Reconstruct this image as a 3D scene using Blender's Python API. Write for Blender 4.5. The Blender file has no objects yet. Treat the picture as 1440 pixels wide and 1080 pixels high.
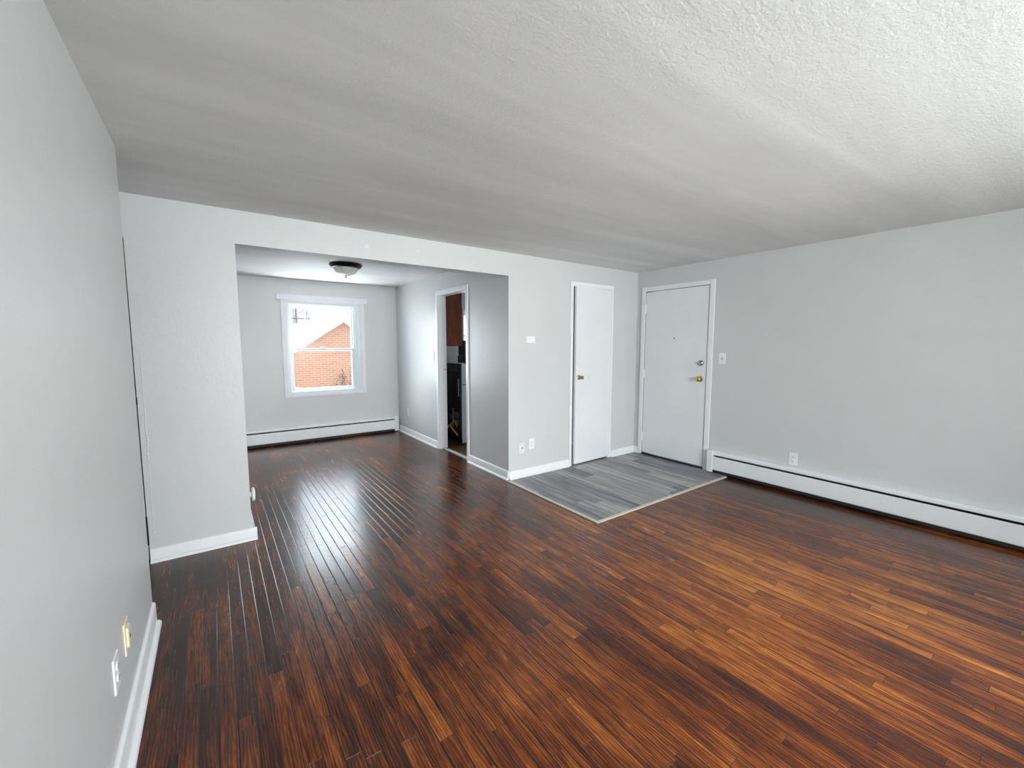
import bpy, bmesh, math, random
from mathutils import Vector, Matrix
R = math.radians
C = bpy.context.scene.collection
SC = bpy.context.scene
rnd = random.Random(7)

# ------------------------------------------------------------------ camera
F_PX = 587.2
YAW, PITCH, ROLL = 0.6210, -0.0941, 0.0003
cam_d = bpy.data.cameras.new('camera'); cam = bpy.data.objects.new('camera', cam_d); C.objects.link(cam)
cam_d.sensor_fit = 'HORIZONTAL'; cam_d.sensor_width = 36.0; cam_d.lens = 36.0 * F_PX / 1440.0
cam_d.clip_start = 0.02; cam_d.clip_end = 500
cam.location = (-4.4069, -3.4323, 1.3920)
cam.rotation_euler = (Matrix.Rotation(-YAW, 3, 'Z') @ Matrix.Rotation(R(90) + PITCH, 3, 'X') @ Matrix.Rotation(ROLL, 3, 'Z')).to_euler()
SC.camera = cam

# ------------------------------------------------------------------ exposure, world, daylight
SC.view_settings.view_transform = 'Standard'; SC.view_settings.look = 'None'
SC.view_settings.exposure = 0.18; SC.view_settings.gamma = 1.0; SC.view_settings.use_curve_mapping = False
SC.cycles.sample_clamp_indirect = 3.0
W = bpy.data.worlds.new('overcast_sky'); SC.world = W; W.use_nodes = True
bg = W.node_tree.nodes['Background']; bg.inputs[0].default_value = (0.78, 0.90, 1.0, 1)
# overcast sky: brighter towards the zenith
_n = W.node_tree.nodes; _l = W.node_tree.links
_tc = _n.new('ShaderNodeTexCoord'); _sp = _n.new('ShaderNodeSeparateXYZ'); _mr = _n.new('ShaderNodeMapRange')
_l.new(_tc.outputs['Generated'], _sp.inputs[0]); _l.new(_sp.outputs[2], _mr.inputs[0])
_mr.inputs[1].default_value = 0.07; _mr.inputs[2].default_value = 0.22; _mr.inputs[3].default_value = 1.4; _mr.inputs[4].default_value = 6.6
_l.new(_mr.outputs[0], bg.inputs[1])

def area(name, loc, target, sx, sy, watts, col=(1, 1, 1), portal=False):
    d = bpy.data.lights.new(name, 'AREA'); d.shape = 'RECTANGLE'; d.size = sx; d.size_y = sy
    d.energy = watts; d.color = col
    o = bpy.data.objects.new(name, d); C.objects.link(o); o.location = loc
    v = Vector(target) - Vector(loc)
    o.rotation_euler = v.to_track_quat('-Z', 'Y').to_euler()
    if portal: d.cycles.is_portal = True
    return o
# daylight through the big window behind the camera (sky from above, snow from below)
def spread(o, deg): o.data.spread = R(deg); return o
spread(area('daylight_rear_window_sky', (-2.6, -5.62, 1.75), (-3.3, 0.0, 1.1), 2.0, 1.2, 112, (0.97, 0.99, 1.0)), 125)
spread(area('daylight_rear_window_snow', (-2.6, -5.52, 1.0), (-2.2, -3.0, 2.25), 2.0, 1.1, 100, (0.92, 1.0, 0.985)), 150)
# daylight at the alcove window: sky above the line of sight, snow below it
area('daylight_alcove_sky', (-3.2, 4.35, 3.05), (-2.8, 2.4, 0.8), 2.2, 1.4, 230, (0.88, 0.97, 1.0))
area('daylight_alcove_snow', (-3.05, 3.75, -0.1), (-3.0, 2.6, 1.9), 2.2, 1.0, 270, (0.93, 1.0, 1.0))
area('alcove_pier_fill', (-6.2, 7.4, 1.9), (-2.2, .8, 1.3), 4.2, 3.4, 640, (0.90, 0.97, 1.0))  # added panel out of view, shines through the window to brighten the pier
area('daylight_kitchen_sky', (-0.45, 4.2, 2.9), (-0.9, 2.2, 0.9), 1.6, 1.2, 420, (0.95, 0.98, 1.0))
area('daylight_alcove_portal', (-3.08, 3.30, 1.33), (-3.08, 2.0, 1.33), 1.0, 1.3, 1, portal=True)
area('daylight_kitchen_portal', (-0.45, 3.30, 1.55), (-0.45, 2.0, 1.55), 0.75, 0.95, 1, portal=True)

# ------------------------------------------------------------------ material helpers
class NT:
    def __init__(s, name):
        s.m = bpy.data.materials.new(name); s.m.use_nodes = True
        s.t = s.m.node_tree; s.n = s.t.nodes; s.l = s.t.links
        s.b = s.n['Principled BSDF']; s.out = s.n['Material Output']
    def new(s, typ, **kw):
        n = s.n.new(typ)
        for k, v in kw.items(): setattr(n, k, v)
        return n
    def link(s, a, b): s.l.new(a, b)
    def val(s, sock, v):
        if hasattr(v, 'is_linked') or isinstance(v, bpy.types.NodeSocket): s.l.new(v, sock)
        else: sock.default_value = v
    def math(s, op, a, b=None, c=None, clamp=False):
        n = s.new('ShaderNodeMath', operation=op, use_clamp=clamp)
        s.val(n.inputs[0], a)
        if b is not None: s.val(n.inputs[1], b)
        if c is not None: s.val(n.inputs[2], c)
        return n.outputs[0]
    def coord(s): return s.new('ShaderNodeTexCoord').outputs['Object']
    def sep(s, v):
        n = s.new('ShaderNodeSeparateXYZ'); s.link(v, n.inputs[0]); return n.outputs
    def comb(s, x, y, z):
        n = s.new('ShaderNodeCombineXYZ')
        for i, v in enumerate((x, y, z)): s.val(n.inputs[i], v)
        return n.outputs[0]
    def vscale(s, v, sc):
        n = s.new('ShaderNodeVectorMath', operation='MULTIPLY'); s.link(v, n.inputs[0]); n.inputs[1].default_value = sc
        return n.outputs[0]
    def noise(s, v, scale=5, detail=3, rough=.55, dist=0, out=0):
        n = s.new('ShaderNodeTexNoise'); s.link(v, n.inputs['Vector'])
        n.inputs['Scale'].default_value = scale; n.inputs['Detail'].default_value = detail
        n.inputs['Roughness'].default_value = rough; n.inputs['Distortion'].default_value = dist
        return n.outputs[out]
    def white(s, v):
        n = s.new('ShaderNodeTexWhiteNoise', noise_dimensions='3D'); s.link(v, n.inputs['Vector']); return n.outputs['Value']
    def ramp(s, fac, stops, interp='LINEAR'):
        n = s.new('ShaderNodeValToRGB'); s.val(n.inputs[0], fac); r = n.color_ramp; r.interpolation = interp
        while len(r.elements) < len(stops): r.elements.new(0.5)
        for e, (p, c) in zip(r.elements, stops):
            e.position = p; e.color = (c[0], c[1], c[2], 1) if isinstance(c, (tuple, list)) else (c, c, c, 1)
        return n.outputs[0]
    def mix(s, fac, a, b, blend='MIX'):
        n = s.new('ShaderNodeMix', data_type='RGBA', blend_type=blend)
        s.val(n.inputs[0], fac)
        for i, v in ((6, a), (7, b)):
            if isinstance(v, tuple): n.inputs[i].default_value = (v[0], v[1], v[2], 1)
            else: s.link(v, n.inputs[i])
        return n.outputs[2]
    def bump(s, h, strength=.3, dist=.002):
        n = s.new('ShaderNodeBump'); s.link(h, n.inputs['Height']); n.inputs['Strength'].default_value = strength
        n.inputs['Distance'].default_value = dist; s.link(n.outputs[0], s.b.inputs['Normal']); return n
    def set(s, **kw):
        for k, v in kw.items():
            k = k.replace('_', ' ')
            sock = s.b.inputs[k]
            if isinstance(v, tuple) and len(v) == 3: v = (*v, 1)
            s.val(sock, v)
        return s

def plain(name, col, rough=.45, metal=0.0, var=.04, nscale=9, bump=0, bscale=200):
    k = NT(name); co = k.coord()
    n = k.noise(co, nscale, 3)
    a = tuple(c * (1 - var) for c in col); b = tuple(min(1, c * (1 + var)) for c in col)
    k.set(Base_Color=k.ramp(n, [(.3, a), (.7, b)]), Roughness=rough, Metallic=metal)
    if bump: k.bump(k.noise(co, bscale, 2), bump, .001)
    return k.m

def painted(name, col, rough, tex=.25, mottling=.03):
    """roller painted plaster: orange-peel relief, faint mottling"""
    k = NT(name); co = k.coord()
    big = k.noise(co, 1.3, 4, .6)
    a = tuple(c * (1 - mottling) for c in col); b = tuple(min(1, c * (1 + mottling)) for c in col)
    k.set(Base_Color=k.ramp(big, [(.3, a), (.7, b)]), Roughness=rough)
    h = k.math('ADD', k.noise(co, 130, 3, .6), k.math('MULTIPLY', k.noise(co, 14, 2), 1.6))
    k.bump(h, tex, .0025)
    return k.m

M = {}
M['wall'] = painted('wall_paint_grey', (.625, .635, .635), .40, .30)
M['trim'] = plain('white_semi_gloss_trim', (.86, .87, .88), .32, var=.02)
M['door'] = plain('white_door_paint', (.80, .82, .84), .38, var=.025, nscale=2.5)
M['casing'] = plain('pale_grey_window_casing', (.80, .80, .84), .4, var=.02)
M['vinyl_white'] = plain('white_window_vinyl', (.73, .78, .80), .3, var=.01)
M['plate'] = plain('white_plastic_plate', (.86, .86, .87), .3, var=.01)
M['cream'] = plain('cream_plastic', (.80, .74, .55), .35, var=.02)
M['plate_painted'] = plain('plate_painted_wall_grey', (.76, .765, .765), .42, var=.015)
M['dark'] = plain('black_recess', (.012, .012, .013), .6, var=.1)
M['slot'] = plain('dark_slot', (.05, .05, .055), .5, var=.1)
M['heater'] = plain('white_heater_enamel', (.84, .86, .87), .3, var=.015)
M['brass'] = plain('polished_brass', (.70, .47, .16), .18, 1.0, var=.12, nscale=60)
M['old_brass'] = plain('tarnished_brass', (.36, .26, .10), .28, 1.0, var=.2, nscale=60)
M['steel'] = plain('brushed_steel', (.36, .38, .38), .3, 1.0, var=.15, nscale=80)
M['bronze'] = plain('dark_bronze', (.010, .009, .009), .35, .6, var=.2)
M['kwall'] = painted('kitchen_wall_paint', (.62, .62, .63), .5, .1)
M['cabinet'] = None
M['black'] = plain('black_enamel', (.015, .016, .018), .3, var=.2)
M['zinc'] = plain('galvanised_metal', (.30, .31, .33), .4, .8, var=.2, nscale=30)
M['yellow'] = plain('yellow_gas_hose', (.78, .47, .08), .4, var=.08)
M['white_enamel'] = plain('white_appliance_enamel', (.80, .81, .84), .25, var=.01)
M['counter'] = plain('grey_countertop', (.42, .41, .40), .4, var=.15, nscale=80)
M['snow'] = plain('snow', (.92, .94, .97), .8, var=.02, nscale=3, bump=.3, bscale=15)
M['fascia'] = plain('white_fascia', (.80, .84, .85), .5, var=.02)
M['bark'] = plain('grey_bark', (.050, .044, .043), .9, var=.3, nscale=40)
M['leaf'] = plain('dark_leaves', (.018, .02, .014), .7, var=.4, nscale=40)
M['crack'] = plain('plaster_repair', (.69, .70, .695), .55, var=.02)
M['scuff'] = plain('grey_scuff', (.50, .50, .49), .5, var=.1)
M['wire'] = plain('black_cable', (.05, .05, .05), .6)

def hardwood():
    k = NT('dark_stained_oak_strip_floor'); co = k.coord(); x, y, z = k.sep(co)
    w = .0572
    u = k.math('DIVIDE', x, w); row = k.math('FLOOR', u); fx = k.math('FRACT', u)
    rr = k.white(k.comb(row, 3.7, 1.1))
    rl = k.white(k.comb(row, 9.1, 5.3))
    ln = k.math('MULTIPLY_ADD', rl, .55, .55)
    v = k.math('ADD', k.math('DIVIDE', y, ln), k.math('MULTIPLY', rr, 17.0))
    pl = k.math('FLOOR', v); fy = k.math('FRACT', v)
    pr = k.white(k.comb(row, pl, .5)); pr2 = k.white(k.comb(row, pl, 8.5))
    # grain: streaks along the strip, warped, different on each plank
    gco = k.comb(k.math('MULTIPLY_ADD', x, 46.0, k.math('MULTIPLY', pr, 31.0)),
                 k.math('MULTIPLY_ADD', y, 2.6, k.math('MULTIPLY', pr2, 57.0)), k.math('MULTIPLY', pr, 9.0))
    grain = k.noise(gco, 1.0, 6, .65, 1.1)
    fine = k.noise(k.vscale(co, (420, 16, 1)), 1.0, 3, .6)
    cath = k.new('ShaderNodeTexWave', wave_type='BANDS', bands_direction='X')
    k.link(k.comb(k.math('MULTIPLY_ADD', x, 9.0, k.math('MULTIPLY', pr, 5.0)), k.math('MULTIPLY', y, 1.1), pr2), cath.inputs['Vector'])
    cath.inputs['Scale'].default_value = 3.2; cath.inputs['Distortion'].default_value = 9.0
    cath.inputs['Detail'].default_value = 3; cath.inputs['Detail Scale'].default_value = 1.3
    # wear of the stain: blotches, elongated along the strips
    wear = k.noise(k.vscale(co, (1.0, .62, 1)), 1.7, 5, .62, .4)
    wear2 = k.noise(k.comb(k.math('MULTIPLY_ADD', x, 7.0, k.math('MULTIPLY', pr, 2.0)), k.math('MULTIPLY', y, 1.0), k.math('MULTIPLY', pr2, .5)), 2.0, 6, .68, .5)
    # stain is most worn mid-room; falloff also paints the shade beside the heater
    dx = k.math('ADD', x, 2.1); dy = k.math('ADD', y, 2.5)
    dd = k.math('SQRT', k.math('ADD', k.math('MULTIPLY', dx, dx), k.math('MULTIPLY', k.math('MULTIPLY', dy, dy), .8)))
    wear_shade = k.math('MULTIPLY_ADD', k.math('MINIMUM', dd, 3.0), -.048, .058)
    tone = k.math('ADD', k.math('MULTIPLY_ADD', pr, .12, .07), k.math('MULTIPLY', grain, .36))
    tone = k.math('ADD', tone, k.math('MULTIPLY', wear, .54))
    tone = k.math('ADD', tone, k.math('MULTIPLY', wear2, .56))
    tone = k.math('ADD', tone, k.math('MULTIPLY_ADD', cath.outputs['Fac'], .10, -.015))
    tone = k.math('ADD', tone, k.math('MULTIPLY_ADD', fine, .13, -.005))
    tone = k.math('ADD', tone, wear_shade)
    col = k.ramp(k.math('MULTIPLY_ADD', tone, .76, -.196), [
        (.34, (.014, .0046, .0030)), (.42, (.036, .0098, .0048)), (.50, (.092, .0208, .0062)),
        (.58, (.20, .053, .0095)), (.68, (.37, .128, .018)), (.80, (.52, .22, .045))])
    pores = k.ramp(k.noise(k.vscale(co, (300, 9, 1)), 1.0, 2, .5), [(.32, .50), (.46, 1.0)])
    col = k.mix(1.0, col, pores, 'MULTIPLY')
    # seams
    ex = k.math('MULTIPLY', k.math('MINIMUM', fx, k.math('SUBTRACT', 1.0, fx)), w)
    ey = k.math('MULTIPLY', k.math('MINIMUM', fy, k.math('SUBTRACT', 1.0, fy)), ln)
    gapw = k.math('MULTIPLY_ADD', k.white(k.comb(k.math('FLOOR', k.math('ADD', u, .5)), 2.0, 4.0)), .0012, .0009)
    sx = k.math('LESS_THAN', ex, gapw); sy = k.math('LESS_THAN', ey, .0008)
    seam = k.math('MAXIMUM', sx, sy)
    col = k.mix(seam, col, (.006, .004, .003))
    rough = k.math('MULTIPLY_ADD', wear2, .20, k.math('MULTIPLY_ADD', fine, .06, .11))
    h = k.math('MINIMUM', k.math('DIVIDE', ex, .003), 1.0)
    h2 = k.math('MINIMUM', k.math('DIVIDE', ey, .002), 1.0)
    hh = k.math('ADD', k.math('MULTIPLY', k.math('MINIMUM', h, h2), 1.0), k.math('ADD', k.math('MULTIPLY', grain, .07), k.math('MULTIPLY', pr2, .25)))
    k.set(Base_Color=col, Roughness=rough, Specular_IOR_Level=.45)
    k.bump(hh, .4, .0022)
    return k.m

def vinyl_planks():
    k = NT('grey_vinyl_plank'); co = k.coord(); x, y, z = k.sep(co)
    w = .152
    u = k.math('DIVIDE', x, w); row = k.math('FLOOR', u); fx = k.math('FRACT', u)
    rr = k.white(k.comb(row, 1.7, 2.1))
    v = k.math('ADD', k.math('DIVIDE', y, 1.22), k.math('MULTIPLY', rr, 7.0)); pl = k.math('FLOOR', v); fy = k.math('FRACT', v)
    pr = k.white(k.comb(row, pl, .5))
    g = k.noise(k.comb(k.math('MULTIPLY_ADD', x, 24.0, k.math('MULTIPLY', pr, 40.0)), k.math('MULTIPLY', y, 1.3), pr), 1.0, 6, .68, .6)
    t = k.math('ADD', k.math('MULTIPLY', pr, .38), k.math('MULTIPLY_ADD', g, 1.25, -.27))
    col = k.ramp(t, [(.28, (.085, .09, .11)), (.46, (.17, .175, .19)), (.62, (.29, .285, .28)), (.80, (.45, .44, .415))])
    knots = k.ramp(k.noise(k.vscale(co, (30, 18, 1)), 1.0, 1, .4), [(.22, .35), (.29, 1.0)])
    col = k.mix(1.0, col, knots, 'MULTIPLY')
    ex = k.math('MULTIPLY', k.math('MINIMUM', fx, k.math('SUBTRACT', 1.0, fx)), w)
    ey = k.math('MULTIPLY', k.math('MINIMUM', fy, k.math('SUBTRACT', 1.0, fy)), 1.22)
    seam = k.math('MAXIMUM', k.math('LESS_THAN', ex, .001), k.math('LESS_THAN', ey, .001))
    col = k.mix(seam, col, (.05, .05, .055))
    k.set(Base_Color=col, Roughness=.42); k.bump(g, .15, .001)
    return k.m

def ceiling_mat():
    """flat white ceiling paint rolled on in bands that overlap unevenly, stippled relief"""
    k = NT('ceiling_paint'); co = k.coord()
    band = k.noise(k.vscale(co, (.35, 3.2, 1)), 1.0, 4, .6, .5)
    blot = k.noise(k.vscale(co, (.8, 1.6, 1)), 1.3, 4, .6)
    t = k.math('ADD', k.math('MULTIPLY', band, .7), k.math('MULTIPLY', blot, .3))
    col = k.ramp(t, [(.32, (.615, .62, .615)), (.52, (.70, .705, .70)), (.68, (.775, .78, .777))])
    k.set(Base_Color=col, Roughness=.55)
    h = k.math('ADD', k.noise(co, 90, 4, .7), k.math('MULTIPLY', k.noise(k.vscale(co, (1, 1.8, 1)), 22, 3, .6), .8))
    k.bump(h, .62, .004)
    return k.m

def wood_cabinet():
    k = NT('brown_wood_veneer'); co = k.coord()
    g = k.noise(k.vscale(co, (24, 24, 2.2)), 1.0, 5, .6, 1.5)
    k.set(Base_Color=k.ramp(g, [(.3, (.13, .034, .014)), (.55, (.24, .070, .027)), (.75, (.34, .115, .045))]), Roughness=.4)
    return k.m

def brick():
    k = NT('orange_red_brick'); co = k.coord(); x, y, z = k.sep(co)
    b = k.new('ShaderNodeTexBrick')
    k.link(k.comb(k.math('ADD', x, y), z, 0.0), b.inputs['Vector'])
    b.inputs['Scale'].default_value = 1.0; b.inputs['Brick Width'].default_value = .215; b.inputs['Row Height'].default_value = .0735
    b.inputs['Mortar Size'].default_value = .007; b.inputs['Mortar Smooth'].default_value = .2; b.inputs['Bias'].default_value = -.1
    b.inputs['Color1'].default_value = (.205, .090, .050, 1); b.inputs['Color2'].default_value = (.175, .072, .039, 1)
    b.inputs['Mortar'].default_value = (.235, .175, .125, 1)
    n = k.noise(co, .6, 3)
    k.set(Base_Color=k.mix(k.math('MULTIPLY', n, .35), b.outputs['Color'], (.205, .107, .065)), Roughness=.85)
    return k.m

def kfloor():
    k = NT('brown_kitchen_vinyl'); co = k.coord(); x, y, z = k.sep(co)
    ck = k.new('ShaderNodeTexChecker'); k.link(co, ck.inputs[0]); ck.inputs['Scale'].default_value = 6.5
    ck.inputs['Color1'].default_value = (.15, .085, .045, 1); ck.inputs['Color2'].default_value = (.085, .06, .035, 1)
    n = k.noise(co, 26, 4, .65)
    k.set(Base_Color=k.mix(.4, ck.outputs[0], k.ramp(n, [(.35, (.06, .04, .02)), (.65, (.24, .14, .07))])), Roughness=.4)
    return k.m

def glass(name='clear_pane', tint=(1, 1, 1), refl=.10):
    k = NT(name)
    tr = k.new('ShaderNodeBsdfTransparent'); tr.inputs[0].default_value = (*tint, 1)
    gl = k.new('ShaderNodeBsdfGlossy'); gl.inputs['Roughness'].default_value = .13
    n = k.noise(k.coord(), 3, 1)
    fr = k.new('ShaderNodeFresnel'); fr.inputs[0].default_value = 1.45
    mx = k.new('ShaderNodeMixShader')
    k.link(k.math('MULTIPLY', fr.outputs[0], k.math('MULTIPLY_ADD', n, .04, refl)), mx.inputs[0])
    k.link(tr.outputs[0], mx.inputs[1]); k.link(gl.outputs[0], mx.inputs[2]); k.link(mx.outputs[0], k.out.inputs[0])
    return k.m

def alabaster():
    k = NT('swirled_alabaster_glass'); co = k.coord()
    n = k.noise(k.vscale(co, (14, 14, 4)), 1.0, 4, .6, 2.0)
    k.set(Base_Color=k.ramp(n, [(.35, (.72, .73, .70)), (.52, (.86, .86, .84)), (.7, (.93, .93, .91))]), Roughness=.22)
    k.b.inputs['Transmission Weight'].default_value = 0.0
    return k.m

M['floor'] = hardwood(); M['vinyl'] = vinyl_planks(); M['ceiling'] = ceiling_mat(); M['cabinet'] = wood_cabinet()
M['brick'] = brick(); M['kfloor'] = kfloor(); M['glass'] = glass(); M['alabaster'] = alabaster()
M['strip'] = plain('beige_edge_strip', (.60, .55, .46), .5, var=.06, nscale=20)
M['metal_strip'] = plain('bright_threshold_metal', (.78, .77, .74), .35, .3, var=.05)

# ------------------------------------------------------------------ mesh helpers
def bx(bm, x0, x1, y0, y1, z0, z1, bev=0, seg=2):
    vs = [bm.verts.new((x, y, z)) for x in (x0, x1) for y in (y0, y1) for z in (z0, z1)]
    fs = []
    for i in ((0, 1, 3, 2), (4, 6, 7, 5), (0, 4, 5, 1), (2, 3, 7, 6), (0, 2, 6, 4), (1, 5, 7, 3)):
        fs.append(bm.faces.new([vs[j] for j in i]))
    if bev:
        es = list({e for f in fs for e in f.edges})
        bmesh.ops.bevel(bm, geom=es, offset=bev, segments=seg, affect='EDGES', profile=.5)

def prism(bm, pts, axis, a, b):
    """extrude a closed 2-D outline along an axis; pts are the other two coordinates in xyz order"""
    def v3(p, t):
        q = list(p); q.insert(axis, t); return q
    A = [bm.verts.new(v3(p, a)) for p in pts]; B = [bm.verts.new(v3(p, b)) for p in pts]
    n = len(pts)
    bm.faces.new(A); bm.faces.new(B[::-1])
    for i in range(n): bm.faces.new((A[i], B[i], B[(i + 1) % n], A[(i + 1) % n]))

def lathe(bm, prof, axis='Z', o=(0, 0, 0), seg=32, sx=1, sy=1):
    """prof: (radius, height) along the axis"""
    rings = []
    for r, h in prof:
        ring = []
        for i in range(seg):
            t = 2 * math.pi * i / seg; a, b = r * math.cos(t) * sx, r * math.sin(t) * sy
            p = {'Z': (a, b, h), 'Y': (a, h, b), 'X': (h, a, b)}[axis]
            ring.append(bm.verts.new((p[0] + o[0], p[1] + o[1], p[2] + o[2])))
        rings.append(ring)
    for A, B in zip(rings, rings[1:]):
        for i in range(seg): bm.faces.new((A[i], A[(i + 1) % seg], B[(i + 1) % seg], B[i]))
    bm.faces.new(rings[0][::-1]); bm.faces.new(rings[-1])

def tube(bm, pts, rad, seg=8):
    pts = [Vector(p) for p in pts]; rings = []
    rads = rad if isinstance(rad, (list, tuple)) else [rad] * len(pts)
    for i, p in enumerate(pts):
        d = (pts[min(i + 1, len(pts) - 1)] - pts[max(i - 1, 0)]).normalized()
        u = d.orthogonal().normalized() if i == 0 else (u - d * u.dot(d)).normalized()
        w = d.cross(u)
        rings.append([bm.verts.new(p + (u * math.cos(2 * math.pi * k / seg) + w * math.sin(2 * math.pi * k / seg)) * rads[i]) for k in range(seg)])
    for A, B in zip(rings, rings[1:]):
        for k in range(seg): bm.faces.new((A[k], A[(k + 1) % seg], B[(k + 1) % seg], B[k]))
    bm.faces.new(rings[0][::-1]); bm.faces.new(rings[-1])

def smooth_pts(pts, n=6):
    out = []; P = [Vector(p) for p in pts]; P = [P[0]] + P + [P[-1]]
    for i in range(1, len(P) - 2):
        for j in range(n):
            t = j / n; a, b, c, d = P[i - 1], P[i], P[i + 1], P[i + 2]
            out.append(.5 * ((2 * b) + (c - a) * t + (2 * a - 5 * b + 4 * c - d) * t * t + (3 * b - a - 3 * c + d) * t ** 3))
    out.append(P[-2]); return out

def obj(name, bm, mat, parent=None, smooth=False, label=None):
    bmesh.ops.recalc_face_normals(bm, faces=bm.faces)
    me = bpy.data.meshes.new(name); bm.to_mesh(me); bm.free()
    me.materials.append(M[mat] if isinstance(mat, str) else mat)
    o = bpy.data.objects.new(name, me); C.objects.link(o)
    if parent: o.parent = parent
    if smooth:
        for p in me.polygons: p.use_smooth = True
        me.set_sharp_from_angle(angle=R(40))
    if label: o['label'] = label
    return o

def box(name, dims, mat, parent=None, bev=0, label=None):
    bm = bmesh.new(); bx(bm, *dims, bev=bev); return obj(name, bm, mat, parent, label=label)

def boxes(name, lst, mat, parent=None, bev=0):
    bm = bmesh.new()
    for d in lst: bx(bm, *d, bev=bev)
    return obj(name, bm, mat, parent)

def struct(o, label=None, cat=None):
    o['kind'] = 'structure'
    if label: o['label'] = label
    if cat: o['category'] = cat
    return o

def thing(name, label, cat, loc=(0, 0, 0), rz=0, group=None):
    o = bpy.data.objects.new(name, None); C.objects.link(o); o.empty_display_size = .1
    o.location = loc; o.rotation_euler = (0, 0, rz)
    o['label'] = label; o['category'] = cat
    if group: o['group'] = group
    return o

def tag(o, label, cat, group=None):
    o['label'] = label; o['category'] = cat
    if group: o['group'] = group
    return o

def dup(root, loc, rz, label, group=None):
    r = root.copy(); C.objects.link(r); r.location = loc; r.rotation_euler = (0, 0, rz); r['label'] = label
    if group: r['group'] = group
    for ch in list(root.children):
        c = ch.copy(); C.objects.link(c); c.parent = r
        for g in ch.children:
            d = g.copy(); C.objects.link(d); d.parent = c
    return r

# ------------------------------------------------------------------ dimensions (metres, from the photograph)
H = 2.290          # ceiling
XL = -4.718        # near left wall
XOL, XOR, HO = -4.245, -1.993, 2.068   # opening to the alcove
T = .143           # thickness of the back wall
YA = 3.111         # far alcove wall
YR = -5.20         # wall behind the camera
XH = -5.9          # end of the little hall on the left
XK = -1.885        # kitchen face of the alcove partition

# ------------------------------------------------------------------ room shell
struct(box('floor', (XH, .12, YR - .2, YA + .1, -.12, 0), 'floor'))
struct(box('ceiling', (XH - .1, .12, YR - .2, YA + .2, H, H + .12), 'ceiling'))

# near left wall: its far end leans a little, as in the photo
bm = bmesh.new()
vs = [bm.verts.new(p) for p in ((XL - .12, YR - .1, 0), (XL, YR - .1, 0), (XL, -.795, 0), (XL - .12, -.795, 0),
                                (XL - .12, YR - .1, H), (XL, YR - .1, H), (XL, -.748, H), (XL - .12, -.748, H))]
for i in ((0, 3, 2, 1), (4, 5, 6, 7), (0, 1, 5, 4), (1, 2, 6, 5), (2, 3, 7, 6), (3, 0, 4, 7)): bm.faces.new([vs[j] for j in i])
struct(obj('wall_left', bm, 'wall'))
struct(box('wall_hall', (XH - .1, XH, YR, .42, 0, H), 'wall'))
struct(box('wall_hall_side', (XH, XL - .12, -2.0, -1.88, 0, H), 'wall'))

struct(boxes('wall_hall_closet', [(XH, XOL - .12, .36, .42, 0, H)], 'wall'))
# back wall: hall door gap | stub | header over the opening | closet door opening | to the corner
CD0, CD1, CDH = -1.128, -.492, 2.050       # closet door opening
HD0, HD1, HDH = -5.56, -4.8025, 2.03        # hall door opening
wb = boxes('wall_back', [
    (XH, HD0, 0, T, 0, H), (HD0, HD1, 0, T, HDH, H), (HD1, XOL, 0, T, 0, H),
    (XOL, XOR, 0, T, HO, H), (XOR, CD0, 0, T, 0, H), (CD0, CD1, 0, T, CDH, H), (CD1, 0, 0, T, 0, H)], 'wall')
struct(wb)
# marks on it: repaired crack on the stub, two filled spots on the header
bm = bmesh.new()
pts = [(-4.771, 1.33), (-4.769, 1.22), (-4.772, 1.08), (-4.7705, .95), (-4.774, .87), (-4.768, .80), (-4.774, .72), (-4.772, .55), (-4.776, .40), (-4.774, .22), (-4.778, .13)]
tube(bm, [(x, -.0005, z) for x, z in pts], [.0018, .0025, .002, .0028, .003, .004, .003, .0022, .0026, .002, .0015], 6)
for x, z in ((-4.768, .79), (-4.772, .83), (-4.775, .70), (-4.776, .19)):
    lathe(bm, [(.008, -.002), (.006, -.003), (.001, -.0035)], 'Y', (x, 0, z), 10)
obj('plaster_crack', bm, 'crack', wb, label='raised pale line of filled plaster crack')
for x, z, r in ((-3.366, 2.169, .026), (-2.948, 2.178, .024)):
    bm = bmesh.new(); lathe(bm, [(r, .001), (r * .9, -.0007), (r * .4, -.0011)], 'Y', (x, 0, z), 18, sy=.8)
    obj('filler_spot', bm, 'crack', wb, True, label='pale spot of wall filler')

# right wall with the entrance
FD0, FD1, FDH = -.957, -.128, 2.040
struct(boxes('wall_right', [(0, .14, FD1, YA + .1, 0, H), (0, .14, FD0, FD1, FDH, H), (0, .14, YR - .1, FD0, 0, H)], 'wall'))

# wall behind the camera with its big window
RW = (-3.60, -1.60, .80, 2.02)
struct(boxes('wall_rear', [(XH, RW[0], YR - .14, YR, 0, H), (RW[1], .0, YR - .14, YR, 0, H),
                           (RW[0], RW[1], YR - .14, YR, 0, RW[2]), (RW[0], RW[1], YR - .14, YR, RW[3], H)], 'wall'))

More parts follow.
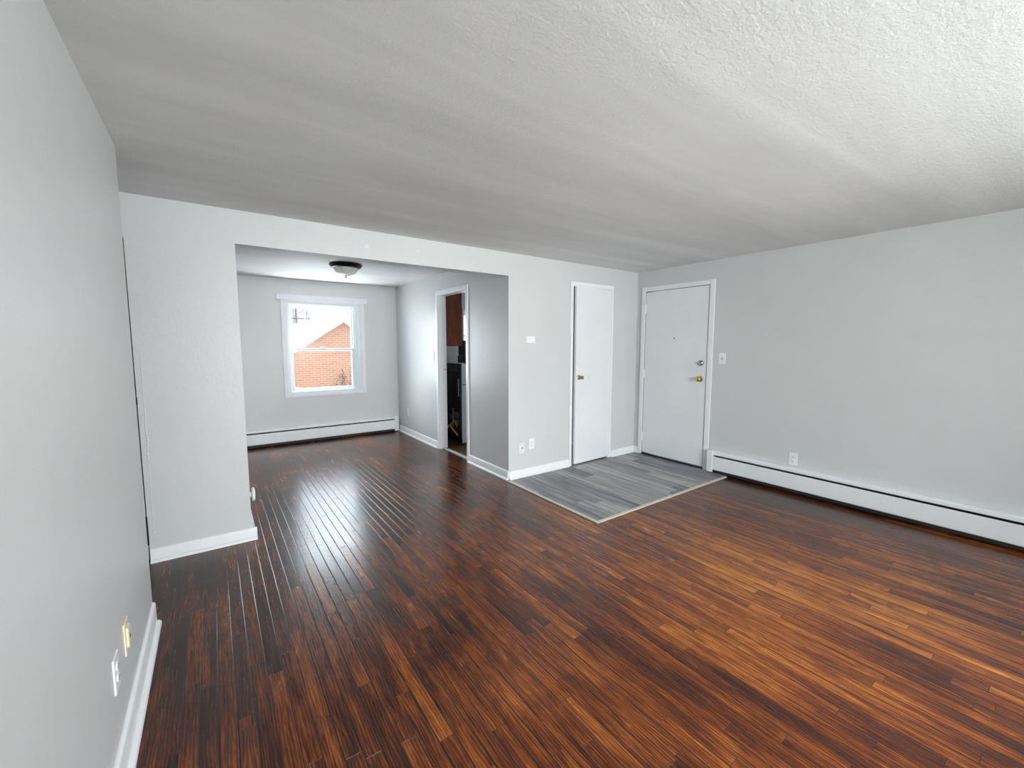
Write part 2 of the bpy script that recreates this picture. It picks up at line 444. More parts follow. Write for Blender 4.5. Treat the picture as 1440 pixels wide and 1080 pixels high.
# alcove walls
WX0, WX1, WZ0, WZ1 = -3.559, -2.556, .694, 1.985   # alcove window opening
KW = (-.80, -.08, 1.06, 2.02)                      # kitchen window opening
struct(boxes('wall_alcove_back', [(XH, WX0, YA, YA + .16, 0, H), (WX0, WX1, YA, YA + .16, 0, WZ0), (WX0, WX1, YA, YA + .16, WZ1, H),
                                  (WX1, XK + .0, YA, YA + .16, 0, H)], 'wall'))
struct(boxes('wall_kitchen_back', [(XK, KW[0], YA, YA + .16, 0, H), (KW[0], KW[1], YA, YA + .16, 0, KW[2]),
                                   (KW[0], KW[1], YA, YA + .16, KW[3], H), (KW[1], .0, YA, YA + .16, 0, H)], 'kwall'))
struct(box('wall_alcove_left', (XOL - .12, XOL, T, YA, 0, H), 'wall'))
KD0, KD1, KDH = .846, 1.600, 2.035                  # kitchen doorway
wr = boxes('wall_alcove_right', [(XOR, XK, T, KD0, 0, H), (XOR, XK, KD0, KD1, KDH, H), (XOR, XK, KD1, YA, 0, H)], 'wall')
struct(wr)
# scuffs on it beside the opening
bm = bmesh.new()
for pts in ([(.42, 1.72), (.46, 1.66), (.50, 1.58), (.52, 1.52), (.50, 1.46), (.47, 1.38), (.50, 1.30), (.56, 1.24)],
            [(.36, 1.66), (.32, 1.61)], [(.62, 1.20), (.56, 1.165), (.50, 1.175)], [(.38, 1.20), (.34, 1.165), (.29, 1.18), (.27, 1.21)]):
    tube(bm, smooth_pts([(XOR + .0003, y, z) for y, z in pts], 4), .0014, 5)
obj('scuff_mark', bm, 'scuff', wr, label='faint grey scuff lines')
# kitchen / closet partition behind the back wall
struct(boxes('wall_kitchen_front', [(XK, -.0, .74, .80, 0, H)], 'kwall'))
struct(boxes('wall_closet_side', [(-1.42, -1.36, T, .74, 0, H)], 'wall'))
struct(boxes('floor_kitchen', [(XK, -.0, .80, YA, 0, .006), (XOR + .07, XK, KD0, KD1, 0, .006)], 'kfloor'))

# ------------------------------------------------------------------ baseboards with shoe moulding
def base_profile(h, t=.013, shoe=.018):
    """outline (distance from wall, height)"""
    p = [(0, 0), (shoe + t, 0)]
    for a in range(0, 91, 15): p.append((t + shoe * math.cos(R(a)), .003 + shoe * math.sin(R(a))))
    p += [(t, h - .010), (t - .002, h - .006), (t - .005, h - .002), (t - .009, h), (0, h)]
    return p
def baseboard(name, wall, a, b, h):
    """wall: ('x', value, sign) plane the board is fixed to; runs from a to b along the other axis"""
    ax, v, s = wall; bm = bmesh.new(); pr = base_profile(h)
    if ax == 'x': prism(bm, [(v + s * d, z) for d, z in pr], 1, a, b)
    else: prism(bm, [(v + s * d, z) for d, z in pr], 0, a, b)
    return struct(obj(name, bm, 'trim', smooth=True))
baseboard('baseboard_left', ('x', XL, 1), YR, -.80, .118)
baseboard('baseboard_stub', ('y', 0, -1), HD1 + .002, XOL + .030, .086)
baseboard('baseboard_stub_return', ('x', XOL, 1), 0, 3.04, .086)
baseboard('baseboard_back', ('y', 0, -1), XOR, CD0 - .034, .086)
baseboard('baseboard_corner', ('y', 0, -1), CD1 + .034, 0, .082)
baseboard('baseboard_right', ('x', 0, -1), -.078, -.013, .082)
baseboard('baseboard_alcove', ('x', XOR, -1), KD1 + .044, 3.05, .095)
baseboard('baseboard_pier', ('x', XOR, -1), -.0005, KD0 - .044, .095)

# ------------------------------------------------------------------ kitchen doorway trim
def casing_x(bm, xw, s, y0, y1, zt, w, t):
    """flat casing on a plane x = xw around an opening y0..y1, top zt; s = side it stands out to"""
    a, b = sorted((xw, xw + s * t))
    bx(bm, a, b, y0 - w, y0, 0, zt + w, .003); bx(bm, a, b, y1, y1 + w, 0, zt + w, .003); bx(bm, a, b, y0, y1, zt, zt + w, .003)
bm = bmesh.new(); casing_x(bm, XOR, -1, KD0, KD1, KDH, .044, .016)
t1 = struct(obj('trim_1', bm, 'trim', smooth=False))
boxes('door_jamb', [(XOR - .004, XK + .002, KD1 - .010, KD1, 0, KDH), (XOR - .004, XK + .002, KD0, KD0 + .005, 0, KDH), (XOR - .004, XK + .002, KD0 + .005, KD1 - .010, KDH - .014, KDH)], 'trim', t1)
bm = bmesh.new(); lathe(bm, [(.009, 0), (.009, -.003), (.004, -.004)], 'Y', (XOR + .085, KD1 - .010, 1.065), 12)
obj('strike_hole', bm, 'dark', t1, label='dark latch hole in the jamb')
tag(box('threshold_strip', (XOR + .045, XOR + .085, KD0 + .005, KD1 - .010, 0, .012), 'metal_strip', bev=.003),
    'pale metal threshold strip across the kitchen doorway floor', 'threshold strip')

# ------------------------------------------------------------------ doors
def knob(parent, name, loc, axis_sign, mat, r=.027, axis='X', label=None):
    """round door knob standing out along -axis"""
    s = axis_sign; bm = bmesh.new()
    prof = [(.001, 0), (r * 1.15, 0), (r * 1.15, .004), (r * .95, .009), (r * .45, .012), (r * .42, .028), (r * .72, .034), (r * .98, .043), (r, .052), (r * .9, .060), (r * .6, .066), (.002, .068)]
    lathe(bm, [(q, s * h) for q, h in prof], axis, loc, 28)
    return obj(name, bm, mat, parent, True, label)
# entrance door, in the right wall
d1 = thing('door_1', 'white entrance door with brass knob in the right wall', 'door', (0, -.54, 0)); d1['kind'] = 'structure'
def L1(d): return (d[0], d[1], d[2] + .54, d[3] + .54, d[4], d[5])
bm = bmesh.new()
for d in ((-.016, .0, -.957 - .054, -.957, 0, 2.092), (-.016, .0, -.128, -.076, 0, 2.092), (-.016, .0, -.957, -.128, 2.040, 2.092)): bx(bm, *L1(d), bev=.003)
obj('door_frame', bm, 'trim', d1)
boxes('jamb', [L1((0, .14, -.957, -.953, 0, 2.04)), L1((0, .14, -.132, -.128, 0, 2.04)), L1((0, .14, -.953, -.132, 2.036, 2.04))], 'slot', d1)
sl = box('door_slab', L1((-.004, .040, -.948, -.135, .028, 2.030)), 'door', d1, bev=.002)
box('threshold', L1((-.012, .13, -.955, -.130, .004, .020)), 'dark', d1, label='dark worn threshold')
for z in (1.832, 1.028, .230):
    bm = bmesh.new(); lathe(bm, [(.0085, -.055), (.0085, .055)], 'Z', (-.012, .54 - .1315, z), 12); bx(bm, -.006, 0.001, .54 - .150, .54 - .118, z - .05, z + .05)
    obj('hinge', bm, 'trim', d1, True)
knob(d1, 'door_knob', (-.004, .54 - .882, 1.012), -1, 'brass', .029, label='shiny brass door knob')
bm = bmesh.new(); lathe(bm, [(.030, 0), (.030, -.006), (.026, -.016), (.019, -.020), (.017, -.024), (.002, -.026)], 'X', (-.004, .54 - .884, 1.189), 28)
db = obj('deadbolt', bm, 'steel', d1, True, 'dull steel deadbolt')
box('thumb_turn', (-.040, -.026, .54 - .884 - .004, .54 - .884 + .004, 1.189 - .014, 1.189 + .014), 'steel', db, bev=.002)
bm = bmesh.new(); lathe(bm, [(.008, 0), (.008, -.003), (.005, -.004)], 'X', (-.004, .54 - .541, 1.465), 14)
obj('peephole', bm, 'slot', d1, True)
# closet door, in the back wall, a little ajar
d2 = thing('door_2', 'narrow white closet door slightly ajar in the back wall', 'door', (-.81, 0, 0)); d2['kind'] = 'structure'
def L2(d): return (d[0] + .81, d[1] + .81, d[2], d[3], d[4], d[5])
bm = bmesh.new()
for d in ((CD0 - .032, CD0, -.013, 0, 0, CDH + .036), (CD1, CD1 + .032, -.013, 0, 0, CDH + .036), (CD0, CD1, -.013, 0, CDH, CDH + .036)): bx(bm, *L2(d), bev=.002)
obj('door_frame', bm, 'trim', d2)
boxes('jamb', [L2((CD0, CD0 + .016, -.004, T, 0, CDH)), L2((CD1 - .016, CD1, -.004, T, 0, CDH)), L2((CD0 + .016, CD1 - .016, -.004, T, CDH - .012, CDH))], 'trim', d2)
slab = box('door_slab', (-.583, 0, 0, .034, 0, 2.012), 'door', d2, bev=.002)
slab.location = (CD1 - .020 + .81, -.008, .022); slab.rotation_euler = (0, 0, R(2.6))
knob(slab, 'door_knob', (-.583 + .052, 0, 1.000), -1, 'old_brass', .022, 'Y', 'small tarnished brass door knob')
bm = bmesh.new(); tube(bm, smooth_pts([(-.37, -.0005, 1.02), (-.37, -.0005, .985), (-.35, -.0005, .962), (-.325, -.0005, .958)], 4), .0016, 5)
obj('scratch', bm, 'scuff', slab, label='curved grey scratch')
box('strike_plate', L2((CD0 + .0155, CD0 + .0185, .004, .035, .965, 1.055)), 'slot', d2, label='dark strike plate in the jamb')
for z in (1.775, .268):
    bm = bmesh.new(); lathe(bm, [(.007, -.052), (.007, .052)], 'Z', (CD1 - .014 + .81, -.013, z), 12); bx(bm, CD1 - .032 + .81, CD1 - .001 + .81, -.009, -.006, z - .045, z + .045)
    h = obj('hinge', bm, 'trim', d2, True)
# hall door just visible past the end of the near wall: its edge and the gap beside it
d3 = thing('door_3', 'white hall door edge past the end of the left wall', 'door', (-5.19, 0, 0)); d3['kind'] = 'structure'
box('door_slab', (-.365, .380, .012, .050, .012, 2.02), 'door', d3)
box('hinge', (.378, .3895, -.003, .020, 1.022, 1.066), 'black', d3, label='small black hinge')
box('lower_hinge', (.378, .3895, -.003, .020, .115, .300), 'black', d3, label='long black hinge near the floor')

# ------------------------------------------------------------------ alcove window
def frame_rect(bm, x0, x1, z0, z1, w, y0, y1, bev=.003, wt=None, wb_=None):
    wt = wt or w; wb_ = wb_ or w
    bx(bm, x0, x0 + w, y0, y1, z0, z1, bev); bx(bm, x1 - w, x1, y0, y1, z0, z1, bev)
    bx(bm, x0 + w, x1 - w, y0, y1, z1 - wt, z1, bev); bx(bm, x0 + w, x1 - w, y0, y1, z0, z0 + wb_, bev)
wx = -3.06
w1 = thing('window_1', 'double hung white window in the far alcove wall', 'window', (wx, YA, 0)); w1['kind'] = 'structure'
def wb_box(bm, x0, x1, y0, y1, z0, z1, b=.002): bx(bm, x0 - wx, x1 - wx, y0, y1, z0, z1, b)
bm = bmesh.new()
wb_box(bm, -3.619, WX0, -.018, 0, .654, 2.006); wb_box(bm, WX1, -2.500, -.018, 0, .654, 2.006)
wb_box(bm, WX0, WX1, -.018, 0, .654, WZ0); wb_box(bm, WX0, WX1, -.018, 0, WZ1, 2.006)
obj('window_casing', bm, 'casing', w1)
bm = bmesh.new(); wb_box(bm, -3.668, -2.456, -.030, 0, 2.006, 2.080); obj('head_cap', bm, 'casing', w1)
bm = bmesh.new(); frame_rect(bm, WX0 - wx, WX1 - wx, WZ0, WZ1, .034, -.004, .150, .003)
frame_rect(bm, WX0 + .034 - wx, WX1 - .034 - wx, WZ0 + .034, WZ1 - .034, .012, .012, .028, .002)
for d in ((-2.646, -2.600, .082, .150, WZ0 + .03, WZ1 - .03), (-2.656, -2.600, .046, .080, WZ0 + .03, WZ1 - .03), (-2.636, -2.600, .030, .044, WZ0 + .03, WZ1 - .03),
          (WX0 + .02, -3.509, .046, .150, WZ0 + .03, WZ1 - .03), (WX0 + .03, WX1 - .03, .082, .150, 1.937, WZ1 - .01), (WX0 + .03, WX1 - .03, .040, .150, WZ0 + .01, .736)): wb_box(bm, *d)
obj('window_frame', bm, 'vinyl_white', w1)
bm = bmesh.new(); frame_rect(bm, -3.513 - wx, -2.642 - wx, 1.300, 1.941, .038, .086, .116, .003)
us = obj('upper_sash', bm, 'vinyl_white', w1)
bm = bmesh.new(); bx(bm, -3.478 - wx, -2.677 - wx, .098, .103, 1.336, 1.905); obj('pane', bm, 'glass', us)
bm = bmesh.new(); frame_rect(bm, -3.513 - wx, -2.652 - wx, .732, 1.338, .036, .046, .078, .003)
ls = obj('lower_sash', bm, 'vinyl_white', w1)
bm = bmesh.new(); bx(bm, -3.480 - wx, -2.685 - wx, .059, .064, .765, 1.304); obj('pane', bm, 'glass', ls)
bm = bmesh.new(); wb_box(bm, -3.125, -3.055, .040, .078, 1.336, 1.348, .003); wb_box(bm, -3.10, -3.08, .044, .070, 1.345, 1.356, .003)
obj('sash_lock', bm, 'zinc', w1, label='grey sash lock on the meeting rail')
boxes('jamb_liner', [(WX1 - .040 - wx, WX1 - .033 - wx, .030, .045, WZ0 + .03, WZ1 - .03), (WX0 + .033 - wx, WX0 + .040 - wx, .030, .045, WZ0 + .03, WZ1 - .03)], 'vinyl_white', w1)

# window behind the camera and the kitchen window
w2 = thing('window_2', 'large white window in the wall behind the camera', 'window', ((RW[0] + RW[1]) / 2, YR, 0)); w2['kind'] = 'structure'
hw = (RW[1] - RW[0]) / 2
bm = bmesh.new(); frame_rect(bm, -hw, hw, RW[2], RW[3], .05, -.12, .012, .003); bx(bm, -.03, .03, -.10, -.04, RW[2] + .05, RW[3] - .05, .003)
obj('window_frame', bm, 'vinyl_white', w2)
for s in (0, 1):
    bm = bmesh.new(); bx(bm, -hw + .05 if s == 0 else .03, -.03 if s == 0 else hw - .05, -.075, -.070, RW[2] + .05, RW[3] - .05); obj('pane', bm, 'glass', w2)
w3 = thing('window_3', 'bright kitchen window seen through the doorway', 'window', ((KW[0] + KW[1]) / 2, YA, 0)); w3['kind'] = 'structure'
hw = (KW[1] - KW[0]) / 2
bm = bmesh.new(); frame_rect(bm, -hw, hw, KW[2], KW[3], .022, -.012, .12, .003); bx(bm, -hw + .022, hw - .022, .05, .09, 1.53, 1.565, .003)
obj('window_frame', bm, 'vinyl_white', w3)
bm = bmesh.new(); bx(bm, -hw + .02, hw - .02, .068, .073, KW[2] + .02, KW[3] - .02); obj('pane', bm, 'glass', w3)
boxes('raised_blind', [(-hw + .024, hw - .024, .010, .034, z, z + .010) for z in [1.905 + .0125 * i for i in range(8)]], 'casing', w3)

# ------------------------------------------------------------------ baseboard heaters (built along local x, back at y=0, facing -y)
def heater(name, label, loc, rz, ln, caps=(True, True)):
    t = thing(name, label, 'baseboard heater', loc, rz, 'white baseboard heaters')
    bm = bmesh.new()   # back plate with its hooded top
    prism(bm, [(0, .03), (0, .242), (-.050, .242), (-.061, .236), (-.064, .226), (-.064, .206), (-.061, .206), (-.061, .226), (-.056, .234), (-.006, .234), (-.006, .03)], 0, .0, ln)
    obj('back_panel', bm, 'heater', t)
    bm = bmesh.new()
    prism(bm, [(-.062, .188), (-.066, .186), (-.068, .180), (-.068, .052), (-.064, .044), (-.056, .042), (-.056, .046), (-.062, .054), (-.063, .180)], 0, .0, ln)
    obj('front_panel', bm, 'heater', t)
    bm = bmesh.new(); bx(bm, .0, ln, -.057, -.012, .014, .185)  # element block reaches down in black to paint the toe gap's shade
    obj('fin_gap_shade', bm, 'dark', t, label='black block for the heating element, darkens the shaded toe gap')
    bm = bmesh.new(); bx(bm, .0, ln, -.010, -.006, .0, .23); obj('dark_backing', bm, 'dark', t)
    for i, c in enumerate(caps):
        if c:
            x = ln if i else 0; bm = bmesh.new()
            bx(bm, x - .030, x + .035, -.072, 0, .014, .246, .005); obj('end_cap', bm, 'heater', t)
    return t
heater('baseboard_heater', 'long white baseboard heater along the right wall beside the entrance', (0, -1.062, 0), R(-90), 3.80, (True, False))
heater('baseboard_heater', 'white baseboard heater under the alcove window', (XOL + .032, YA, 0), 0, 2.155, (False, True))

# ------------------------------------------------------------------ ceiling light
cl = thing('ceiling_light', 'flush ceiling light with dark bronze rim and marbled glass bowl in alcove', 'ceiling light', (-3.135, 1.56, H))
bm = bmesh.new(); lathe(bm, [(.155, 0), (.172, -.004), (.176, -.014), (.166, -.024), (.162, -.034), (.150, -.042), (.125, -.046), (.02, -.046)], 'Z', seg=48)
obj('rim', bm, 'bronze', cl, True)
bm = bmesh.new(); lathe(bm, [(.128, -.044), (.126, -.058), (.116, -.078), (.096, -.098), (.066, -.114), (.034, -.123), (.004, -.126)], 'Z', seg=48)
obj('glass_bowl', bm, 'alabaster', cl, True)
bm = bmesh.new(); lathe(bm, [(.012, -.124), (.012, -.128), (.005, -.132), (.005, -.142), (.008, -.147), (.006, -.153), (.001, -.155)], 'Z', seg=16)
obj('finial', bm, 'bronze', cl, True)

# ------------------------------------------------------------------ plates on the walls (local: back at y=0, facing -y, centred)
def plate_bm(w, h, t=.006):
    bm = bmesh.new(); bx(bm, -w / 2, w / 2, -t, 0, -h / 2, h / 2, .0025); return bm
def screw(par, z, mat='plate'):
    bm = bmesh.new(); lathe(bm, [(.0035, -.005), (.0035, -.0068), (.001, -.0072)], 'Y', (0, 0, z), 10); obj('screw', bm, mat, par)
def outlet(loc, rz, label):
    t = thing('wall_outlet', label, 'outlet', loc, rz, 'white duplex outlets')
    p = obj('cover_plate', plate_bm(.072, .117), 'plate', t)
    screw(p, 0)
    for z in (.0195, -.0195):
        bm = bmesh.new(); lathe(bm, [(.0165, -.005), (.0165, -.0082), (.0155, -.009), (.001, -.009)], 'Y', (0, 0, z), 24, sy=.82)
        f = obj('receptacle', bm, 'plate', t, True)
        bm = bmesh.new()
        bx(bm, -.0078, -.0052, -.0096, -.008, z - .001, z + .008); bx(bm, .0052, .0078, -.0096, -.008, z - .001, z + .007)
        lathe(bm, [(.003, -.008), (.003, -.0096)], 'Y', (0, 0, z - .0075), 10)
        obj('slot', bm, 'slot', f)
    return t
o1 = outlet((0, -1.838, .318), R(-90), 'white duplex outlet on the right wall above the long heater')
dup(o1, (-1.698, 0, .342), 0, 'white duplex outlet on the back wall left of the closet door')
dup(o1, (XOR, 2.69, .347), R(-90), 'white duplex outlet in the alcove near the far corner')
dup(o1, (XL, -1.672, .341), R(90), 'white duplex outlet low on the near left wall, nearer of two plates')
# cream phone plate
t = thing('phone_jack', 'cream wall jack plate low on the near left wall beside white outlet', 'wall plate', (XL, -1.476, .348), R(90))
p = obj('cover_plate', plate_bm(.072, .117), 'cream', t)
bm = bmesh.new(); bx(bm, -.020, .020, -.013, -.005, -.036, .036, .002); f = obj('jack_block', bm, 'cream', t)
bm = bmesh.new(); bx(bm, -.007, .007, -.0138, -.0125, -.010, .004); obj('socket', bm, 'dark', f, label='black socket')
screw(p, .047, 'slot'); screw(p, -.047, 'slot')
# cable plate painted over
t = thing('cable_plate', 'cable jack plate painted wall colour, left of the outlet on back wall', 'wall plate', (-1.829, 0, .312))
p = obj('cover_plate', plate_bm(.070, .112), 'plate_painted', t)
bm = bmesh.new(); lathe(bm, [(.007, -.005), (.007, -.009), (.005, -.014), (.001, -.014)], 'Y', (.004, 0, .002), 14)
obj('cable_connector', bm, 'slot', t, True, 'dark cable connector')
screw(p, .042, 'plate_painted'); screw(p, -.042, 'plate_painted')
# blank plate
t = thing('blank_plate', 'blank off white wall plate between the opening and closet door', 'wall plate', (-1.715, 0, 1.444))
p = obj('cover_plate', plate_bm(.114, .068), 'plate', t)
# switches
def switch(loc, rz, label):
    t = thing('light_switch', label, 'light switch', loc, rz, 'toggle light switches')
    p = obj('cover_plate', plate_bm(.074, .118), 'plate', t); screw(p, .030); screw(p, -.030)
    bm = bmesh.new(); bx(bm, -.005, .005, -.0072, -.005, -.012, .012); obj('toggle_opening', bm, 'slot', p)
    bm = bmesh.new(); prism(bm, [(-.005, -.006), (-.020, .007), (-.019, .012), (-.005, .006)], 0, -.0035, .0035); obj('toggle', bm, 'plate', t)
    return t
s1 = switch((0, -1.117, 1.245), R(-90), 'white toggle switch on the right wall beside the entrance door')
dup(s1, (XOR, 1.768, 1.240), R(-90), 'white toggle switch on alcove wall left of the kitchen doorway')
# white round bumper on the opening edge
t = thing('wall_bumper', 'round white wall bumper low on the left edge of the opening', 'wall bumper', (XOL, .075, .305))
bm = bmesh.new(); lathe(bm, [(.020, 0), (.020, .014), (.018, .016)], 'X', seg=20); obj('stem', bm, 'plate', t, True)
bm = bmesh.new(); lathe(bm, [(.010, .012), (.044, .014), (.050, .019), (.050, .026), (.045, .032), (.030, .036), (.002, .038)], 'X', seg=32); obj('disc', bm, 'plate', t, True)

# ------------------------------------------------------------------ grey vinyl entry patch
ve = thing('entry_flooring', 'grey vinyl plank patch with beige edging inside the entrance', 'floor covering', (-1.0, -.63, 0))
def LV(d): return (d[0] + 1.0, d[1] + 1.0, d[2] + .63, d[3] + .63, d[4], d[5])
box('plank_surface', LV((-2.004, -.034, -1.236, -.034, 0, .005)), 'vinyl', ve)
bm = bmesh.new()
for a, b in (((-2.036, -1.268), (-2.004, -.034)),): bx(bm, *LV((a[0], b[0], a[1], b[1], 0, .008)), bev=.003)
obj('edge_strip', bm, 'strip', ve)
bm = bmesh.new(); bx(bm, *LV((-2.004, -.074, -1.268, -1.236, 0, .008)), bev=.003); obj('edge_strip', bm, 'strip', ve)
# vinyl runs in under the doors and up to the baseboard
bm = bmesh.new(); bx(bm, *LV((CD0 + .02, CD1 - .02, -.034, .10, 0, .005))); bx(bm, *LV((-.034, -.017, -.95, -.05, 0, .005))); obj('plank_edge', bm, 'vinyl', ve)

# ------------------------------------------------------------------ kitchen seen through the doorway
uc = thing('wall_cabinet', 'dark brown wood cabinet hung on the wall in kitchen doorway view', 'kitchen cabinet', (XK, 1.73, 1.37))
box('carcass', (.001, .300, 0, .76, 0, .84), 'cabinet', uc, bev=.002)
for i in range(2):
    dr = box('cabinet_door', (.300, .320, .004 + .379 * i, .377 + .379 * i, .006, .834), 'cabinet', uc, bev=.003)
    bm = bmesh.new(); lathe(bm, [(.006, 0), (.006, .012), (.013, .018), (.012, .026), (.002, .028)], 'X', (.320, .34 + .08 * i, .08), 14); obj('cabinet_knob', bm, 'steel', dr, True)
# white gas range pulled out from the partition, its back towards the wall
gr = thing('gas_range', 'white gas range with dark back panel pulled out in the kitchen', 'stove', (-1.690, 1.570, .006))
bm = bmesh.new(); prism(bm, [(.022, 0.03), (.022, 1.120), (.060, 1.135), (.085, 1.110), (.105, .915), (.66, .905), (.66, 0.03)], 1, 0, .760)
obj('body', bm, 'white_enamel', gr)
box('side_seam', (.030, .655, -.002, .0, .835, .842), 'slot', gr, label='dark seam below the cooktop')
box('back_panel', (0, .022, .006, .754, .035, 1.128), 'black', gr, label='black sheet metal back')
boxes('back_vent', [(-.003, .0, .10 + .055 * i, .135 + .055 * i, 1.02, 1.10) for i in range(11)], 'slot', gr)
box('vent_ledge', (-.012, .0, .04, .72, .985, 1.000), 'dark', gr)
for d in ((-.022, -.002, .030, .046, .68, .92), (-.020, -.002, .20, .214, .24, .50)): box('gas_pipe', d, 'zinc', gr, bev=.004)
for d in ((-.006, .0, .060, .20, .27, .345), (-.006, .0, .060, .20, .37, .45), (-.006, .0, .26, .33, .33, .40)): box('metal_plate', d, 'zinc', gr)
for px in (.24, .50):
    for py in (.19, .57):
        bm = bmesh.new()
        for a in range(4):
            c, s = math.cos(R(45 * a)), math.sin(R(45 * a)); tube(bm, [(px - .10 * c, py - .10 * s, .932), (px + .10 * c, py + .10 * s, .932)], .006, 6)
        lathe(bm, [(.045, .905), (.045, .918), (.02, .934)], 'Z', (px, py, 0), 16)
        obj('burner_grate', bm, 'black', gr)
for x in (.04, .62):
    for y in (.04, .72):
        bm = bmesh.new(); lathe(bm, [(.016, 0), (.016, .035)], 'Z', (x, y, 0), 12); obj('foot', bm, 'black', gr)
bm = bmesh.new()
tube(bm, smooth_pts([(-1.80, 2.03, .15), (-1.79, 1.93, .11), (-1.765, 1.86, .20), (-1.745, 1.80, .26), (-1.735, 1.74, .22), (-1.722, 1.66, .17), (-1.716, 1.62, .15)], 6), .013, 10)
tube(bm, smooth_pts([(-1.745, 1.80, .25), (-1.725, 1.72, .33), (-1.71, 1.68, .31), (-1.706, 1.66, .24)], 6), .007, 8)
tag(obj('gas_hose', bm, 'yellow', smooth=True), 'yellow bent gas hose behind the white range', 'gas hose')
# counter below the kitchen window with a black appliance on it
bc = thing('base_cabinet', 'low kitchen cabinet with grey top under the kitchen window', 'kitchen cabinet', (-.56, 2.80, .006))
box('carcass', (-.47, .47, -.28, .30, .08, .87), 'cabinet', bc, bev=.002); box('worktop', (-.48, .475, -.31, .305, .87, .905), 'counter', bc, bev=.004)
box('plinth', (-.46, .46, -.22, .29, 0, .08), 'black', bc)
for i in range(2):
    dr = box('cabinet_door', (-.465 + .467 * i, -.005 + .467 * i, -.30, -.28, .09, .86), 'cabinet', bc, bev=.003)
    bm = bmesh.new(); lathe(bm, [(.006, 0), (.006, -.012), (.013, -.018), (.002, -.026)], 'Y', (-.05 + .10 * i, -.30, .78), 14); obj('cabinet_knob', bm, 'steel', dr, True)
ba = thing('counter_appliance', 'black appliance on the counter under the kitchen window', 'appliance', (-.885, 2.82, .911))
box('housing', (-.115, .115, -.12, .12, .0, .30), 'black', ba, bev=.012)
bm = bmesh.new(); bx(bm, -.115, .115, -.10, .10, .30, .555, .02); obj('top_unit', bm, 'black', ba)
bm = bmesh.new(); lathe(bm, [(.05, .012), (.06, .05), (.055, .10), (.035, .13)], 'Z', (0, -.175, 0), 20); obj('jug', bm, 'steel', ba, True)

# ------------------------------------------------------------------ outside
GZ = -2.7
struct(box('ground', (-60, 60, YA + 1.2, 120, GZ - .2, GZ), 'snow'))
bh = thing('brick_house', 'orange brick house with snow covered gable roof outside the window', 'house', (-.645, 12, GZ))
pk = 2.179 - GZ; hwid = 3.8; sl_ = .675; ez = pk - hwid * sl_
bm = bmesh.new(); prism(bm, [(-hwid, 0), (hwid, 0), (hwid, ez), (0, pk - .02), (-hwid, ez)], 1, 0, 16); obj('brick_wall', bm, 'brick', bh)
def roof_bm(lo, hi, over, y0, y1):
    bm = bmesh.new(); e = hwid + over; dz = over * sl_
    prism(bm, [(-e, ez - dz + lo), (0, pk + lo), (e, ez - dz + lo), (e, ez - dz + hi), (0, pk + hi), (-e, ez - dz + hi)], 1, y0, y1); return bm
obj('fascia', roof_bm(0, .10, .35, -.14, 16.1), 'fascia', bh)
obj('snow_blanket', roof_bm(.10, .34, .33, -.12, 16.1), 'snow', bh, label='thick snow on the roof')
# climbing twigs with dead leaves on the brick
vn = thing('climbing_plant', 'bare climbing plant with dark leaves on the brick house', 'plant', (-.75, 11.93, GZ))
bm = bmesh.new(); bl = bmesh.new()
for k in range(12):
    x = rnd.uniform(-.1, .5); z = rnd.uniform(.0, .3); pts = [(x, 0, z)]
    for j in range(14):
        x += rnd.uniform(-.13, .11); z += rnd.uniform(.14, .28); pts.append((max(-.55, min(.75, x)), rnd.uniform(-.05, .02), min(z, 4.1)))
        if z > 2.1 and rnd.random() < .5:
            for q in range(rnd.randint(1, 3)):
                r = rnd.uniform(.012, .034); c = (pts[-1][0] + rnd.uniform(-.06, .06), pts[-1][1] - .03, pts[-1][2] + rnd.uniform(-.06, .06))
                mt = Matrix.Translation(c) @ Matrix.Rotation(rnd.uniform(0, 6), 4, 'Y') @ Matrix.Diagonal((1.4, .5, .7, 1))
                bmesh.ops.create_icosphere(bl, subdivisions=1, radius=r, matrix=mt)
    tube(bm, pts, .0045, 5)
obj('stem', bm, 'bark', vn); obj('foliage', bl, 'leaf', vn)
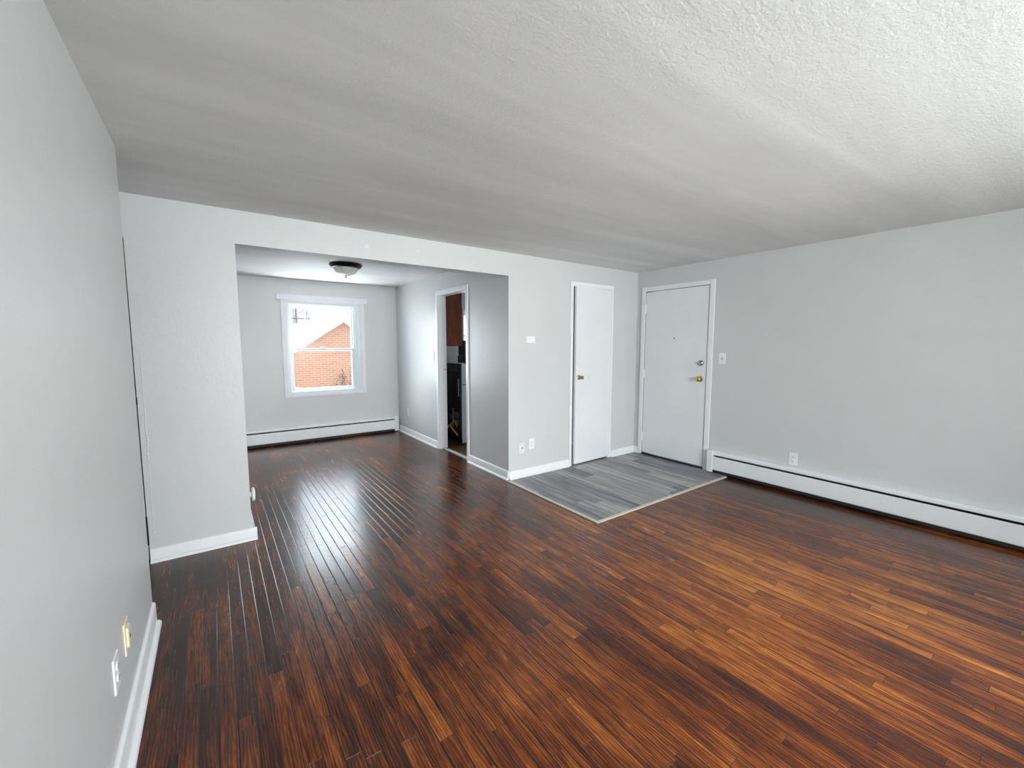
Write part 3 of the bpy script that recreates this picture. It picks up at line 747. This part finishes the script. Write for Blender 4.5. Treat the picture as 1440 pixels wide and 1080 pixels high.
# low snow covered roof in front of the house
lr = thing('low_roof', 'low snow topped roof at the bottom of the window view', 'roof', (-3.6, 8.6, GZ))
box('shed_wall', (-2.0, 1.85, 0, 1.6, 0, 2.56), 'fascia', lr)
bm = bmesh.new(); prism(bm, [(-2.2, 2.54), (2.05, 2.54), (2.03, 2.64), (1.75, 2.73), (1.2, 2.81), (.4, 2.87), (-.6, 2.89), (-2.2, 2.89)], 1, -.2, 1.8)
obj('snow_cap', bm, 'snow', lr)
# bare trees beyond the roof
def tree(loc, h, seed, label):
    r = random.Random(seed); t = thing('bare_tree', label, 'tree', loc, 0, 'bare winter trees beyond the roof')
    bm = bmesh.new(); tube(bm, [(0, 0, 0), (.05, 0, h * .5), (0, .05, h)], [.09, .06, .02], 7); obj('trunk', bm, 'bark', t)
    bm = bmesh.new()
    def br(p, d, l, w, lev):
        q = p + d * l; tube(bm, [p, (p + q) / 2 + Vector((r.uniform(-.1, .1), 0, .05)), q], [w, w * .7, w * .4], 5)
        if lev:
            for _ in range(3):
                a = (d + Vector((r.uniform(-.7, .7), r.uniform(-.6, .6), r.uniform(.0, .7)))).normalized(); br(p + d * l * r.uniform(.4, 1), a, l * .6, w * .5, lev - 1)
    for _ in range(9):
        z = r.uniform(.4, .95) * h; d = Vector((r.uniform(-1, 1), r.uniform(-1, 1), r.uniform(.2, 1))).normalized(); br(Vector((0, 0, z)), d, h * .20, .022, 2)
    obj('branches', bm, 'bark', t)
for (x, y, h, sd, l) in ((1.0, 34, 7.0, 1, 'bare tree at the left of the window view'), (2.1, 40, 9.0, 2, 'tallest bare tree beyond the snowy roof'), (4.0, 46, 8.0, 3, 'bare tree right of the tallest one beyond the roof'), (5.4, 41, 7.2, 4, 'thin bare tree behind the roof ridge')):
    tree((x, y, GZ), h, sd, l)
ul = thing('utility_pole', 'utility pole with a thin wire beyond the snowy roof', 'utility pole', (.55, 30, GZ))
bm = bmesh.new(); tube(bm, [(0, 0, 0), (0, 0, 7.0)], [.045, .035], 8); obj('pole', bm, 'bark', ul)
bm = bmesh.new(); bx(bm, -.55, .55, -.02, .02, 5.91, 5.945); obj('crossarm', bm, 'bark', ul)
bm = bmesh.new(); tube(bm, [(-12 + .6 * i, -.05, 6.0 - .004 * (20 ** 2 - (i - 20) ** 2) * .02) for i in range(41)], .022, 5); obj('wire', bm, 'wire', ul)
